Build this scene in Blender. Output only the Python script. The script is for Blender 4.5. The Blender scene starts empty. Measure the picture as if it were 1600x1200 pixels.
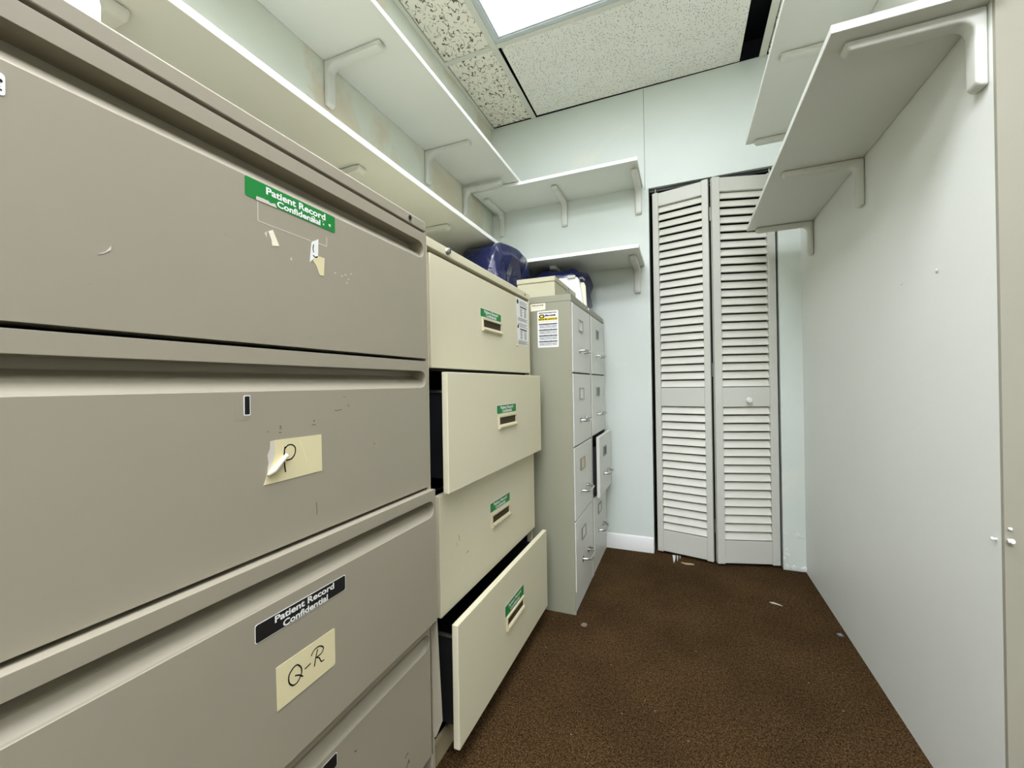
import bpy, bmesh, math, random
from mathutils import Vector, Matrix, noise
random.seed(7)
SC = bpy.context.scene
COL = SC.collection

# ------------------------------------------------------------------ camera
cam_d = bpy.data.cameras.new('camera')
cam_d.sensor_width = 36.0
cam_d.lens = 649.67 * 36.0 / 1600.0
cam_d.clip_start = 0.02
cam = bpy.data.objects.new('camera', cam_d)
COL.objects.link(cam)
YAW, PIT, ROL = -0.38931, 0.001558, -0.015962
f = Vector((math.sin(YAW)*math.cos(PIT), math.cos(YAW)*math.cos(PIT), math.sin(PIT)))
r = Vector((math.cos(YAW), -math.sin(YAW), 0))
u = r.cross(f)
r2 = r*math.cos(ROL) + u*math.sin(ROL)
u2 = -r*math.sin(ROL) + u*math.cos(ROL)
M = Matrix((r2, u2, -f)).transposed().to_4x4()
M.translation = Vector((0, 0, 0.95))
cam.matrix_world = M
SC.camera = cam

# ------------------------------------------------------------------ world, exposure
W = bpy.data.worlds.new('world'); SC.world = W
W.use_nodes = True
W.node_tree.nodes['Background'].inputs[0].default_value = (0.80, 0.86, 0.84, 1)
W.node_tree.nodes['Background'].inputs[1].default_value = 0.35
SC.view_settings.view_transform = 'Standard'
SC.view_settings.look = 'None'
SC.view_settings.gamma = 1.0
SC.view_settings.use_curve_mapping = False
SC.view_settings.exposure = 0.0
LAMP = 4.2            # emission of the panel over the aisle
LAMP_FILL = 20.5      # emission of the unseen fill panels added behind the viewer
LAMP_COL = (0.985, 1.0, 1.13)

# ------------------------------------------------------------------ helpers
def new_mat(name, col, rough=0.5, spec=0.5, metal=0.0, emis=None, estr=0.0):
    m = bpy.data.materials.new(name); m.use_nodes = True
    b = m.node_tree.nodes['Principled BSDF']
    b.inputs['Base Color'].default_value = (*col, 1)
    b.inputs['Roughness'].default_value = rough
    b.inputs['Specular IOR Level'].default_value = spec
    b.inputs['Metallic'].default_value = metal
    if emis:
        b.inputs['Emission Color'].default_value = (*emis, 1)
        b.inputs['Emission Strength'].default_value = estr
    return m

def nd(m, t, **k):
    n = m.node_tree.nodes.new(t)
    for a, v in k.items():
        if a.startswith('i_'): n.inputs[a[2:].replace('_', ' ')].default_value = v
        else: setattr(n, a, v)
    return n
def lk(m, a, b): m.node_tree.links.new(a, b)
def bsdf(m): return m.node_tree.nodes['Principled BSDF']
def coords(m, scale=(1, 1, 1)):
    g = nd(m, 'ShaderNodeNewGeometry')
    mp = nd(m, 'ShaderNodeMapping'); mp.inputs['Scale'].default_value = scale
    lk(m, g.outputs['Position'], mp.inputs['Vector'])
    return mp.outputs['Vector']
def ramp(m, src, stops):
    c = nd(m, 'ShaderNodeValToRGB')
    e = c.color_ramp.elements
    e[0].position, e[0].color = stops[0][0], (*stops[0][1], 1)
    e[1].position, e[1].color = stops[-1][0], (*stops[-1][1], 1)
    for p, cc in stops[1:-1]:
        x = e.new(p); x.color = (*cc, 1)
    lk(m, src, c.inputs[0])
    return c.outputs[0]
def bump(m, src, strength, dist, prev=None):
    b = nd(m, 'ShaderNodeBump'); b.inputs['Strength'].default_value = strength
    b.inputs['Distance'].default_value = dist
    lk(m, src, b.inputs['Height'])
    if prev: lk(m, prev, b.inputs['Normal'])
    return b.outputs[0]
def noisetex(m, vec, scale, detail=3, rough=0.5, dist=0.0):
    n = nd(m, 'ShaderNodeTexNoise'); n.inputs['Scale'].default_value = scale
    n.inputs['Detail'].default_value = detail; n.inputs['Roughness'].default_value = rough
    n.inputs['Distortion'].default_value = dist
    lk(m, vec, n.inputs['Vector'])
    return n.outputs['Fac']
def mixc(m, fac, a, b):
    x = nd(m, 'ShaderNodeMix', data_type='RGBA')
    lk(m, fac, x.inputs[0])
    for s, v in ((6, a), (7, b)):
        if isinstance(v, tuple): x.inputs[s].default_value = (*v, 1)
        else: lk(m, v, x.inputs[s])
    return x.outputs[2]
def g(c): return (c, c, c)
def srgb(R, G, B):
    def l(c):
        c /= 255.0
        return c/12.92 if c <= 0.04045 else ((c+0.055)/1.055)**2.4
    return (l(R), l(G), l(B))

# ------------------------------------------------------------------ materials
def paint(name, base, alt, rough=0.45, patch=0.0, patch_col=None, mott=3.0, bump_s=0.25):
    m = new_mat(name, base, rough, 0.4)
    v = coords(m)
    c = mixc(m, noisetex(m, v, mott, 4, 0.6), base, alt)
    if patch_col:
        p = ramp(m, noisetex(m, v, 3.2, 6, 0.62, 0.6), [(0.5-patch, g(0)), (0.60-patch, g(1))])
        c = mixc(m, p, c, patch_col)
    lk(m, c, bsdf(m).inputs['Base Color'])
    n1 = bump(m, noisetex(m, v, 9, 3), 0.35*bump_s, 0.01)
    n2 = bump(m, noisetex(m, v, 260, 2), 0.5*bump_s, 0.001, n1)
    lk(m, n2, bsdf(m).inputs['Normal'])
    return m

M_wall = paint('wall_paint', srgb(230, 232, 224), srgb(223, 226, 217))
M_wall_back = paint('back_wall_paint', srgb(218, 226, 217), srgb(208, 217, 206), patch=-0.12, patch_col=srgb(220, 224, 210))
M_wall_left = paint('stained_wall_paint', srgb(222, 228, 214), srgb(212, 218, 200), patch=0.03, patch_col=srgb(214, 208, 184))
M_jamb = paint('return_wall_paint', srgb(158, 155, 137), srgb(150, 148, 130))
M_trim = paint('trim_paint', srgb(232, 234, 228), srgb(222, 224, 216), 0.35)
M_shelf = paint('shelf_paint', srgb(222, 224, 214), srgb(214, 217, 206), 0.33, mott=2.0, bump_s=0.12)
M_bracket = paint('bracket_paint', srgb(212, 214, 203), srgb(206, 208, 196), 0.35, mott=5, bump_s=0.1)
M_edge = paint('shelf_edge_paint', srgb(244, 246, 240), srgb(238, 241, 234), 0.35, mott=2.0, bump_s=0.05)

def metal_paint(name, c1, c2, rough=0.42, spec=0.45, dirt=None):
    m = new_mat(name, c1, rough, spec)
    v = coords(m)
    c = mixc(m, noisetex(m, v, 4.5, 4, 0.6), c1, c2)
    if dirt:
        d = ramp(m, noisetex(m, coords(m, (1, 1, 2.2)), 26, 5, 0.7), [(0.66, g(0)), (0.80, g(0.5))])
        c = mixc(m, d, c, dirt)
    lk(m, c, bsdf(m).inputs['Base Color'])
    lk(m, bump(m, noisetex(m, v, 900, 1), 0.10, 0.0005), bsdf(m).inputs['Normal'])
    return m
M_gray = metal_paint('warm_grey_enamel', srgb(158, 152, 132), srgb(152, 146, 126), 0.48, 0.4, srgb(136, 130, 110))
M_beige = metal_paint('beige_enamel', srgb(220, 215, 184), srgb(213, 208, 176), 0.45, 0.4, srgb(182, 174, 136))
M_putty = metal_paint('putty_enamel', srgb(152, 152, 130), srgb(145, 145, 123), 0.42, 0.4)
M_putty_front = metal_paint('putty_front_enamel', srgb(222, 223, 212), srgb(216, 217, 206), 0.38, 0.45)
M_edge_beige = metal_paint('worn_edge_enamel', srgb(176, 164, 134), srgb(150, 138, 106), 0.5)
M_dark = new_mat('dark_steel', (0.008, 0.008, 0.009), 0.5, 0.3)
M_tray = new_mat('black_drawer_steel', (0.014, 0.015, 0.016), 0.4, 0.5)
M_black = new_mat('black_ink', (0.008, 0.008, 0.008), 0.6, 0.2)
M_chrome = new_mat('chrome', (0.62, 0.62, 0.60), 0.22, 0.5, 1.0)
M_steel = new_mat('dull_steel', (0.42, 0.42, 0.38), 0.38, 0.5, 1.0)
M_ivory = new_mat('ivory_plastic', srgb(208, 199, 162), 0.35, 0.5)
M_green = new_mat('green_label', srgb(16, 128, 52), 0.45, 0.4)
M_white = new_mat('white_label', srgb(236, 238, 230), 0.5, 0.3)
M_blackl = new_mat('black_label', srgb(22, 22, 22), 0.4, 0.4)
M_note = paint('manila_card', srgb(226, 217, 172), srgb(218, 208, 160), 0.7, bump_s=0.2)
M_note_back = new_mat('peeled_card', srgb(238, 233, 206), 0.8, 0.2)
M_print = new_mat('grey_print', srgb(120, 124, 130), 0.7, 0.1)
M_yellow = new_mat('yellow_print', srgb(228, 208, 60), 0.6, 0.2)
M_tape = new_mat('old_tape_residue', srgb(204, 200, 186), 0.5, 0.3)
M_scuff = new_mat('scuff', srgb(92, 86, 76), 0.8, 0.1)
M_teal = new_mat('teal_card', srgb(96, 132, 130), 0.5, 0.3)
M_light = new_mat('diffuser_glow', (0.9, 0.95, 1.0), 0.4, 0.3, emis=LAMP_COL, estr=LAMP)
M_light_fill = new_mat('fill_panel_glow', (0.9, 0.95, 1.0), 0.4, 0.3, emis=LAMP_COL, estr=LAMP_FILL)
M_lframe = new_mat('light_frame', srgb(196, 204, 202), 0.45, 0.4)
M_tee = paint('ceiling_grid_paint', srgb(222, 224, 210), srgb(214, 216, 200), 0.5, bump_s=0.05)
M_bag = new_mat('navy_plastic', srgb(16, 23, 64), 0.22, 0.6)
m = M_bag
v = coords(m)
lk(m, bump(m, noisetex(m, v, 16, 2, 0.5, 1.0), 0.22, 0.02), bsdf(m).inputs['Normal'])

def tile_fissured():
    m = new_mat('fissured_ceiling_tile', srgb(214, 208, 180), 0.9, 0.1)
    v = coords(m, (1.0, 0.72, 1.0))
    n = noisetex(m, v, 40, 0.6, 0.5, 0.7)
    a = nd(m, 'ShaderNodeMath', operation='SUBTRACT'); a.inputs[1].default_value = 0.5; lk(m, n, a.inputs[0])
    b = nd(m, 'ShaderNodeMath', operation='ABSOLUTE'); lk(m, a.outputs[0], b.inputs[0])
    line = ramp(m, b.outputs[0], [(0.016, g(1)), (0.034, g(0))])
    mask = ramp(m, noisetex(m, v, 58, 0, 0.5), [(0.46, g(0)), (0.50, g(1))])
    mu = nd(m, 'ShaderNodeMath', operation='MULTIPLY'); lk(m, line, mu.inputs[0]); lk(m, mask, mu.inputs[1])
    vo = nd(m, 'ShaderNodeTexVoronoi'); vo.inputs['Scale'].default_value = 150; lk(m, v, vo.inputs['Vector'])
    dots = ramp(m, vo.outputs['Distance'], [(0.07, g(1)), (0.12, g(0))])
    mx = nd(m, 'ShaderNodeMath', operation='MAXIMUM'); lk(m, mu.outputs[0], mx.inputs[0]); lk(m, dots, mx.inputs[1])
    c = mixc(m, mx.outputs[0], srgb(244, 241, 224), srgb(112, 104, 84))
    lk(m, c, bsdf(m).inputs['Base Color'])
    inv = nd(m, 'ShaderNodeMath', operation='SUBTRACT'); inv.inputs[0].default_value = 1.0; lk(m, mx.outputs[0], inv.inputs[1])
    lk(m, bump(m, inv.outputs[0], 0.8, 0.004), bsdf(m).inputs['Normal'])
    return m
def tile_fine():
    m = new_mat('fine_ceiling_tile', srgb(222, 220, 206), 0.9, 0.1)
    v = coords(m)
    vo = nd(m, 'ShaderNodeTexVoronoi'); vo.inputs['Scale'].default_value = 105; vo.inputs['Randomness'].default_value = 1.0
    wv = nd(m, 'ShaderNodeVectorMath', operation='ADD')
    nz = nd(m, 'ShaderNodeTexNoise'); nz.inputs['Scale'].default_value = 130; lk(m, v, nz.inputs['Vector'])
    sc = nd(m, 'ShaderNodeVectorMath', operation='SCALE'); sc.inputs['Scale'].default_value = 0.008
    lk(m, nz.outputs['Color'], sc.inputs[0]); lk(m, v, wv.inputs[0]); lk(m, sc.outputs[0], wv.inputs[1])
    lk(m, wv.outputs[0], vo.inputs['Vector'])
    dots = ramp(m, vo.outputs['Distance'], [(0.17, g(1)), (0.29, g(0))])
    c0 = mixc(m, noisetex(m, v, 8, 3), srgb(246, 247, 238), srgb(238, 237, 224))
    c = mixc(m, dots, c0, srgb(142, 136, 118))
    lk(m, c, bsdf(m).inputs['Base Color'])
    inv = nd(m, 'ShaderNodeMath', operation='SUBTRACT'); inv.inputs[0].default_value = 1.0; lk(m, dots, inv.inputs[1])
    n1 = bump(m, inv.outputs[0], 0.6, 0.002)
    lk(m, bump(m, noisetex(m, v, 400, 2), 0.4, 0.001, n1), bsdf(m).inputs['Normal'])
    return m
M_fiss, M_fine = tile_fissured(), tile_fine()

def carpet():
    m = new_mat('brown_carpet', (0.05, 0.03, 0.02), 0.95, 0.05)
    v = coords(m)
    n = noisetex(m, v, 250, 3, 0.8)
    n2 = noisetex(m, v, 95, 4, 0.75)
    n3 = noisetex(m, v, 2.6, 3, 0.6)
    c = ramp(m, n, [(0.38, srgb(20, 12, 5)), (0.5, srgb(78, 57, 31)), (0.62, srgb(168, 136, 92))])
    c2 = ramp(m, n2, [(0.38, srgb(34, 22, 11)), (0.62, srgb(118, 90, 55))])
    mx = nd(m, 'ShaderNodeMix', data_type='RGBA'); mx.inputs[0].default_value = 0.45
    lk(m, c, mx.inputs[6]); lk(m, c2, mx.inputs[7])
    k = ramp(m, n3, [(0.3, g(0.52)), (0.7, g(0.90))])
    mu = nd(m, 'ShaderNodeMix', data_type='RGBA', blend_type='MULTIPLY'); mu.inputs[0].default_value = 1.0
    lk(m, mx.outputs[2], mu.inputs[6]); lk(m, k, mu.inputs[7])
    # sparse pale lint
    vo = nd(m, 'ShaderNodeTexVoronoi'); vo.inputs['Scale'].default_value = 34; lk(m, v, vo.inputs['Vector'])
    d = ramp(m, vo.outputs['Distance'], [(0.04, g(1)), (0.07, g(0))])
    sep = nd(m, 'ShaderNodeSeparateColor'); lk(m, vo.outputs['Color'], sep.inputs[0])
    pick = ramp(m, sep.outputs[0], [(0.93, g(0)), (0.95, g(1))])
    q = nd(m, 'ShaderNodeMath', operation='MULTIPLY'); lk(m, d, q.inputs[0]); lk(m, pick, q.inputs[1])
    cc = mixc(m, q.outputs[0], mu.outputs[2], srgb(190, 180, 160))
    lk(m, cc, bsdf(m).inputs['Base Color'])
    n1 = bump(m, n, 1.0, 0.006)
    lk(m, bump(m, n2, 0.8, 0.008, n1), bsdf(m).inputs['Normal'])
    return m
M_carpet = carpet()

# ------------------------------------------------------------------ mesh builder
class MB:
    def __init__(s): s.v = []; s.f = []; s.m = []; s.mats = []
    def mi(s, mat):
        if mat not in s.mats: s.mats.append(mat)
        return s.mats.index(mat)
    def face(s, pts, mat):
        b = len(s.v); s.v += [tuple(p) for p in pts]; s.f.append(tuple(range(b, b+len(pts)))); s.m.append(s.mi(mat)); return s
    def box(s, x0, x1, y0, y1, z0, z1, mat, rot=None):
        b = len(s.v)
        P = [(x, y, z) for x in (x0, x1) for y in (y0, y1) for z in (z0, z1)]
        if rot: P = [tuple(rot @ Vector(p)) for p in P]
        s.v += P
        k = s.mi(mat)
        for q in ((0,1,3,2),(4,6,7,5),(0,4,5,1),(2,3,7,6),(0,2,6,4),(1,5,7,3)):
            s.f.append(tuple(b+i for i in q)); s.m.append(k)
        return s
    def prism(s, pts, d, mat):          # polygon pts (3D) extruded by vector d
        d = Vector(d); n = len(pts); b = len(s.v)
        A = [Vector(p) for p in pts]
        s.v += [tuple(p) for p in A] + [tuple(p+d) for p in A]
        k = s.mi(mat)
        s.f.append(tuple(range(b, b+n))[::-1]); s.f.append(tuple(range(b+n, b+2*n))); s.m += [k, k]
        for i in range(n):
            j = (i+1) % n
            s.f.append((b+i, b+j, b+n+j, b+n+i)); s.m.append(k)
        return s
    def tube(s, path, rad, mat, n=10, cap=True):
        path = [Vector(p) for p in path]; rings = []
        k = s.mi(mat); prev = None
        for i, p in enumerate(path):
            t = (path[min(i+1, len(path)-1)] - path[max(i-1, 0)]).normalized()
            if prev is None:
                a = Vector((0, 0, 1)) if abs(t.z) < 0.9 else Vector((1, 0, 0))
                prev = t.cross(a).normalized()
            nx = (prev - t*prev.dot(t)).normalized(); prev = nx; ny = t.cross(nx)
            rr = rad[i] if isinstance(rad, (list, tuple)) else rad
            b = len(s.v); rings.append(b)
            for j in range(n):
                w = 2*math.pi*j/n
                s.v.append(tuple(p + (nx*math.cos(w)+ny*math.sin(w))*rr))
        for a, b in zip(rings, rings[1:]):
            for j in range(n):
                s.f.append((a+j, a+(j+1) % n, b+(j+1) % n, b+j)); s.m.append(k)
        if cap:
            s.f.append(tuple(rings[0]+j for j in range(n))[::-1]); s.f.append(tuple(rings[-1]+j for j in range(n))); s.m += [k, k]
        return s
    def merge_mesh(s, me, mat, mtx):
        b = len(s.v); k = s.mi(mat)
        s.v += [tuple(mtx @ v.co) for v in me.vertices]
        for p in me.polygons:
            s.f.append(tuple(b+i for i in p.vertices)); s.m.append(k)
        return s
    def build(s, name, parent=None, bevel=0.0, smooth=False, seg=2, angle=32, off=(0, 0, 0)):
        me = bpy.data.meshes.new(name); me.from_pydata([tuple(Vector(p)-Vector(off)) for p in s.v], [], s.f)
        for mt in s.mats: me.materials.append(mt)
        for i, p in enumerate(me.polygons): p.material_index = s.m[i]
        bm = bmesh.new(); bm.from_mesh(me)
        bmesh.ops.remove_doubles(bm, verts=bm.verts, dist=1e-6)
        bmesh.ops.recalc_face_normals(bm, faces=bm.faces)
        if smooth:
            for fc in bm.faces: fc.smooth = True
            for e in bm.edges:
                if len(e.link_faces) == 2 and e.calc_face_angle(0) > math.radians(angle): e.smooth = False
        bm.to_mesh(me); bm.free()
        o = bpy.data.objects.new(name, me); COL.objects.link(o)
        if parent: o.parent = parent
        o.location = Vector(off)
        if bevel:
            md = o.modifiers.new('bevel', 'BEVEL'); md.width = bevel; md.segments = seg
            md.limit_method = 'ANGLE'; md.angle_limit = math.radians(40); md.harden_normals = False
            for p in me.polygons: p.use_smooth = False
        return o

def empty(name, loc, label=None, cat=None, group=None):
    o = bpy.data.objects.new(name, None); COL.objects.link(o); o.location = loc
    o.empty_display_size = 0.05
    if label: tag(o, label, cat, group)
    return o
def tag(o, label, cat, group=None):
    o['label'] = label; o['category'] = cat
    if group: o['group'] = group
    return o
def struct(o): o['kind'] = 'structure'; return o
def adopt(o, parent):                     # world-built mesh under an Empty that has a location
    o.parent = parent; o.matrix_parent_inverse = Matrix.Translation(-Vector(parent.location)); return o

def text_mesh(s, size, bold=0.0, squeeze=1.0):
    cu = bpy.data.curves.new('t', 'FONT'); cu.body = s; cu.size = size; cu.offset = bold
    cu.align_x = 'CENTER'; cu.align_y = 'CENTER'; cu.resolution_u = 3
    o = bpy.data.objects.new('t', cu); COL.objects.link(o)
    dg = bpy.context.evaluated_depsgraph_get(); dg.update()
    me = bpy.data.meshes.new_from_object(o.evaluated_get(dg))
    bpy.data.objects.remove(o); bpy.data.curves.remove(cu)
    for vv in me.vertices: vv.co.x *= squeeze
    return me
FX = Matrix(((0, 0, 1, 0), (1, 0, 0, 0), (0, 1, 0, 0), (0, 0, 0, 1)))      # text on a plane facing +X
FY = Matrix(((1, 0, 0, 0), (0, 0, -1, 0), (0, 1, 0, 0), (0, 0, 0, 1)))     # text on a plane facing -Y
def rrect(y0, y1, z0, z1, rad, n=4):
    out = []
    for cy, cz, a0 in ((y1-rad, z1-rad, 0), (y0+rad, z1-rad, 90), (y0+rad, z0+rad, 180), (y1-rad, z0+rad, 270)):
        for k in range(n+1):
            a = math.radians(a0+90*k/n); out.append((cy+rad*math.cos(a), cz+rad*math.sin(a)))
    return out
def marks(parent, x, items, mat, name='scuff_mark'):
    for pts, w in items:
        q = MB(); stroke(q, x, pts, w, mat); sub(q.build(name), parent)
def onx(x, pts): return [(x, a, b) for a, b in pts]
def stroke(mb, x, pts, w, mat, th=0.0002):
    """pen stroke on a plane facing +X, as short overlapping ribbons through a smoothed polyline"""
    P = [Vector(p) for p in pts]
    Q = []
    for i in range(len(P)-1):
        p0, p1, p2, p3 = P[max(i-1, 0)], P[i], P[i+1], P[min(i+2, len(P)-1)]
        for k in range(6):
            t = k/6
            Q.append(0.5*((2*p1)+(p2-p0)*t+(2*p0-5*p1+4*p2-p3)*t*t+(3*p1-p0-3*p2+p3)*t**3))
    Q.append(P[-1])
    L, R_ = [], []
    if mat is M_black: w *= 1.35
    for i, q in enumerate(Q):
        t = (Q[min(i+1, len(Q)-1)]-Q[max(i-1, 0)]); t = t.normalized() if t.length else Vector((1, 0))
        nn = Vector((-t.y, t.x))*w/2
        L.append(q+nn); R_.append(q-nn)
    for i in range(len(Q)-1):
        mb.face([(x, *L[i]), (x, *L[i+1]), (x, *R_[i+1]), (x, *R_[i])], mat)

# ------------------------------------------------------------------ large structure
XL, XR, YB, ZC = -1.118, 0.551, 2.445, 2.60
YW = 1.073            # where the right wall ends
YN = -3.20            # wall behind the viewer
XF = 2.70
struct(MB().box(XL-0.1, XF+0.1, YN-0.1, YB+0.75, -0.05, 0.0, M_carpet).build('floor'))
struct(MB().box(XL-0.1, XL, YN-0.1, YB+0.1, 0, 2.75, M_wall_left).build('wall_left'))
struct(MB().box(XR, XR+0.045, YW, YB+0.1, 0, 2.75, M_wall).build('wall_right'))
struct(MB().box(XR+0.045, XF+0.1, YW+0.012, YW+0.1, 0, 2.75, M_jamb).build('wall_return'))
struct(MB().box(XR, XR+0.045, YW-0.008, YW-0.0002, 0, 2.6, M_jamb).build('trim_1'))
struct(MB().box(XF, XF+0.1, YN-0.1, YW+0.012, 0, 2.75, M_wall).build('wall_far_right'))
b = MB().box(XL, XF, YN-0.1, YN, 0, 2.75, M_wall)
struct(b.build('wall_near'))
DX0, DX1 = -0.160, 0.455
b = MB()
b.box(XL, DX0, YB, YB+0.1, 0, 2.601, M_wall_back)
b.box(DX0, XR, YB, YB+0.1, 2.035, 2.6005, M_wall_back)
b.box(DX1, XR, YB, YB+0.1, 0, 2.035, M_wall_back)
b.box(DX0-0.0195, DX0-0.0175, YB-0.0006, YB, 2.03, 2.597, M_scuff)      # open board joint
struct(b.build('wall_back', bevel=0.0015))
struct(MB().box(DX0-0.017, DX0+0.0, YB-0.0012, YB, 0.0, 2.6, M_wall_back).build('trim_2'))
# closet behind the louvred door
M_closet = new_mat('closet_shade', srgb(84, 80, 70), 0.8, 0.1)  # shade of the unlit interior is put into this dark colour
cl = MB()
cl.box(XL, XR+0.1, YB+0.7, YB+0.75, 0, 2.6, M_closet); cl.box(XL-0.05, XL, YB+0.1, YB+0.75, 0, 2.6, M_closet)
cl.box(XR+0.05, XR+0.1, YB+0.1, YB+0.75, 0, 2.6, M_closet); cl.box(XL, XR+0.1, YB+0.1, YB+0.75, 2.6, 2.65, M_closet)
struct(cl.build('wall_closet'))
# ceiling deck above the hanging grid and the plain ceiling behind the viewer
struct(MB().box(XL-0.1, XF+0.1, YN-0.1, YB+0.1, 2.75, 2.80, M_dark).box(XL-0.1, XF+0.1, YB+0.08, YB+0.1, 2.6, 2.75, M_dark).box(XR+0.1, XF+0.1, YW+0.12, YW+0.14, 2.6, 2.75, M_dark).build('ceiling'))

def tile(x0, x1, y0, y1, z, mat, label, rot=0.0, tilt=0.0):
    cx, cy = (x0+x1)/2, (y0+y1)/2
    mb = MB().box(x0-cx, x1-cx, y0-cy, y1-cy, 0, 0.016, mat)
    o = mb.build('ceiling_tile', bevel=0.002)
    o.location = (cx, cy, z); o.rotation_euler = (tilt, 0, rot)
    return tag(o, label, 'ceiling tile', 'suspended ceiling tiles')
tile(XL+0.022, -0.842, 1.863, 2.436, 2.602, M_fiss, 'narrow fissured cream ceiling tile in the corner by the back wall')
tile(XL+0.022, -0.842, 1.252, 1.845, 2.602, M_fiss, 'narrow fissured cream ceiling tile left of the lit ceiling light')
tile(-0.801, 0.300, 1.872, 2.4375, 2.6025, M_fine, 'wide finely pitted white ceiling tile between the light and back wall', rot=0.009)
tile(0.424, XR-0.005, 1.863, 2.436, 2.602, M_fiss, 'thin strip of ceiling tile above the upper right shelf')
# unseen rest of the ceiling in the plain tile, one slab per grid bay
k = MB()
CC = ((XL+0.02, -0.842), (-0.811, 0.384), (0.424, 1.618), (1.648, XF))
FILL_LIGHTS = ((1, 1), (1, 3), (1, 4), (2, 3))
for ci, (x0, x1) in enumerate(CC):
    for ri in range(8):
        y1_ = 1.2160-0.634*ri; y0_ = max(y1_-0.605, YN)
        if ci == 2 and ri == 0: y1_ = 1.073
        if (ci, ri) in FILL_LIGHTS or y1_ <= YN: continue
        k.box(x0, x1, y0_, y1_, 2.602, 2.618, M_fine)
k.box(0.424, XR, 1.252, 1.845, 2.602, 2.618, M_fine)
struct(k.build('ceiling_far'))
gd = MB()
def tee(x0, x1, y0, y1): gd.box(x0, x1, y0, y1, 2.596, 2.601, M_tee); 
tee(-0.842, -0.812, YN, YB-0.002); tee(0.385, 0.418, YN, YB-0.002)
struct(gd.build('trim_3', bevel=0.0008))
gd = MB()
tee(XL+0.02, -0.8425, 1.842, 1.866); tee(-0.8115, 0.3845, 1.842, 1.866); tee(-0.8115, 0.3845, 1.216, 1.240); tee(XL+0.02, -0.8425, 1.226, 1.250)
for ri in range(1, 7): tee(-0.8115, 0.3845, 1.2160-0.634*ri, 1.2160-0.634*ri+0.028); tee(0.4185, XF, 1.2160-0.634*ri, 1.2160-0.634*ri+0.028)
struct(gd.build('trim_4', bevel=0.0008))
gd = MB(); tee(XL, XL+0.020, YN, YB-0.002)
struct(gd.build('trim_5', bevel=0.0008))

def ceiling_light(x0, x1, y0, y1, label, glow=None):
    e = empty('ceiling_light', ((x0+x1)/2, (y0+y1)/2, 2.60), label, 'ceiling light')
    fr = MB(); w = 0.022
    for a in ((x0, x1, y0, y0+w), (x0, x1, y1-w, y1), (x0, x0+w, y0+w, y1-w), (x1-w, x1, y0+w, y1-w)):
        fr.box(*a, 2.598, 2.606, M_lframe)
    w2 = w+0.008
    for a in ((x0+w, x1-w, y0+w, y0+w2), (x0+w, x1-w, y1-w2, y1-w), (x0+w, x0+w2, y0+w2, y1-w2), (x1-w2, x1-w, y0+w2, y1-w2)):
        fr.box(*a, 2.602, 2.610, M_lframe)
    fr.box(x0+0.004, x1-0.004, y0+0.004, y1-0.004, 2.66, 2.70, M_lframe)
    adopt(fr.build('frame', bevel=0.0012), e)
    adopt(MB().box(x0+w, x1-w, y0+w, y1-w, 2.611, 2.615, glow or M_light).build('diffuser'), e)
    return e
ceiling_light(-0.811, 0.384, 1.241, 1.841, 'recessed fluorescent ceiling light with glowing white diffuser over the aisle')
for n_, (ci, ri) in enumerate(FILL_LIGHTS):  # unseen fill lights, added to brighten the aisle from behind
    yb_ = 1.2160-0.634*ri
    ceiling_light(CC[ci][0], CC[ci][1], yb_-0.605 if ri else yb_-0.605, yb_ if ri else 1.062, 'unseen fill light added in the ceiling behind the viewer, ' +
                  ('just behind the camera', 'in the middle row', 'at the far end', 'to the right of the middle row')[n_], M_light_fill)

# baseboard on the back wall
pts = [(YB, 0), (YB-0.014, 0), (YB-0.014, 0.058), (YB-0.009, 0.068), (YB-0.008, 0.076), (YB-0.004, 0.082), (YB, 0.084)]
struct(MB().prism([(XL+0.02, a, c) for a, c in pts], (DX0-0.022-XL, 0, 0), M_trim).build('baseboard_back', smooth=True))

# crumbled plaster at the foot of the pier by the door
b = MB()
rnd = random.Random(3)
for i in range(26):
    cx = rnd.choice((rnd.uniform(0.459, 0.475), rnd.uniform(0.46, 0.54), rnd.uniform(0.535, 0.548)))
    cz = rnd.uniform(0.006, 0.16) if cx < 0.48 else rnd.uniform(0.004, 0.02)
    if rnd.random() < 0.2: cz = rnd.uniform(0.17, 0.19)
    n = rnd.randint(4, 6); rr = rnd.uniform(0.004, 0.011)
    poly = [(cx+rr*math.cos(2*math.pi*j/n)*rnd.uniform(.5, 1.3), YB+0.001, max(0.001, cz+rr*math.sin(2*math.pi*j/n)*rnd.uniform(.6, 1.6))) for j in range(n)]
    b.prism(poly, (0, -rnd.uniform(0.003, 0.009), 0), M_trim)
struct(b.build('trim_6', bevel=0.001))

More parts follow.
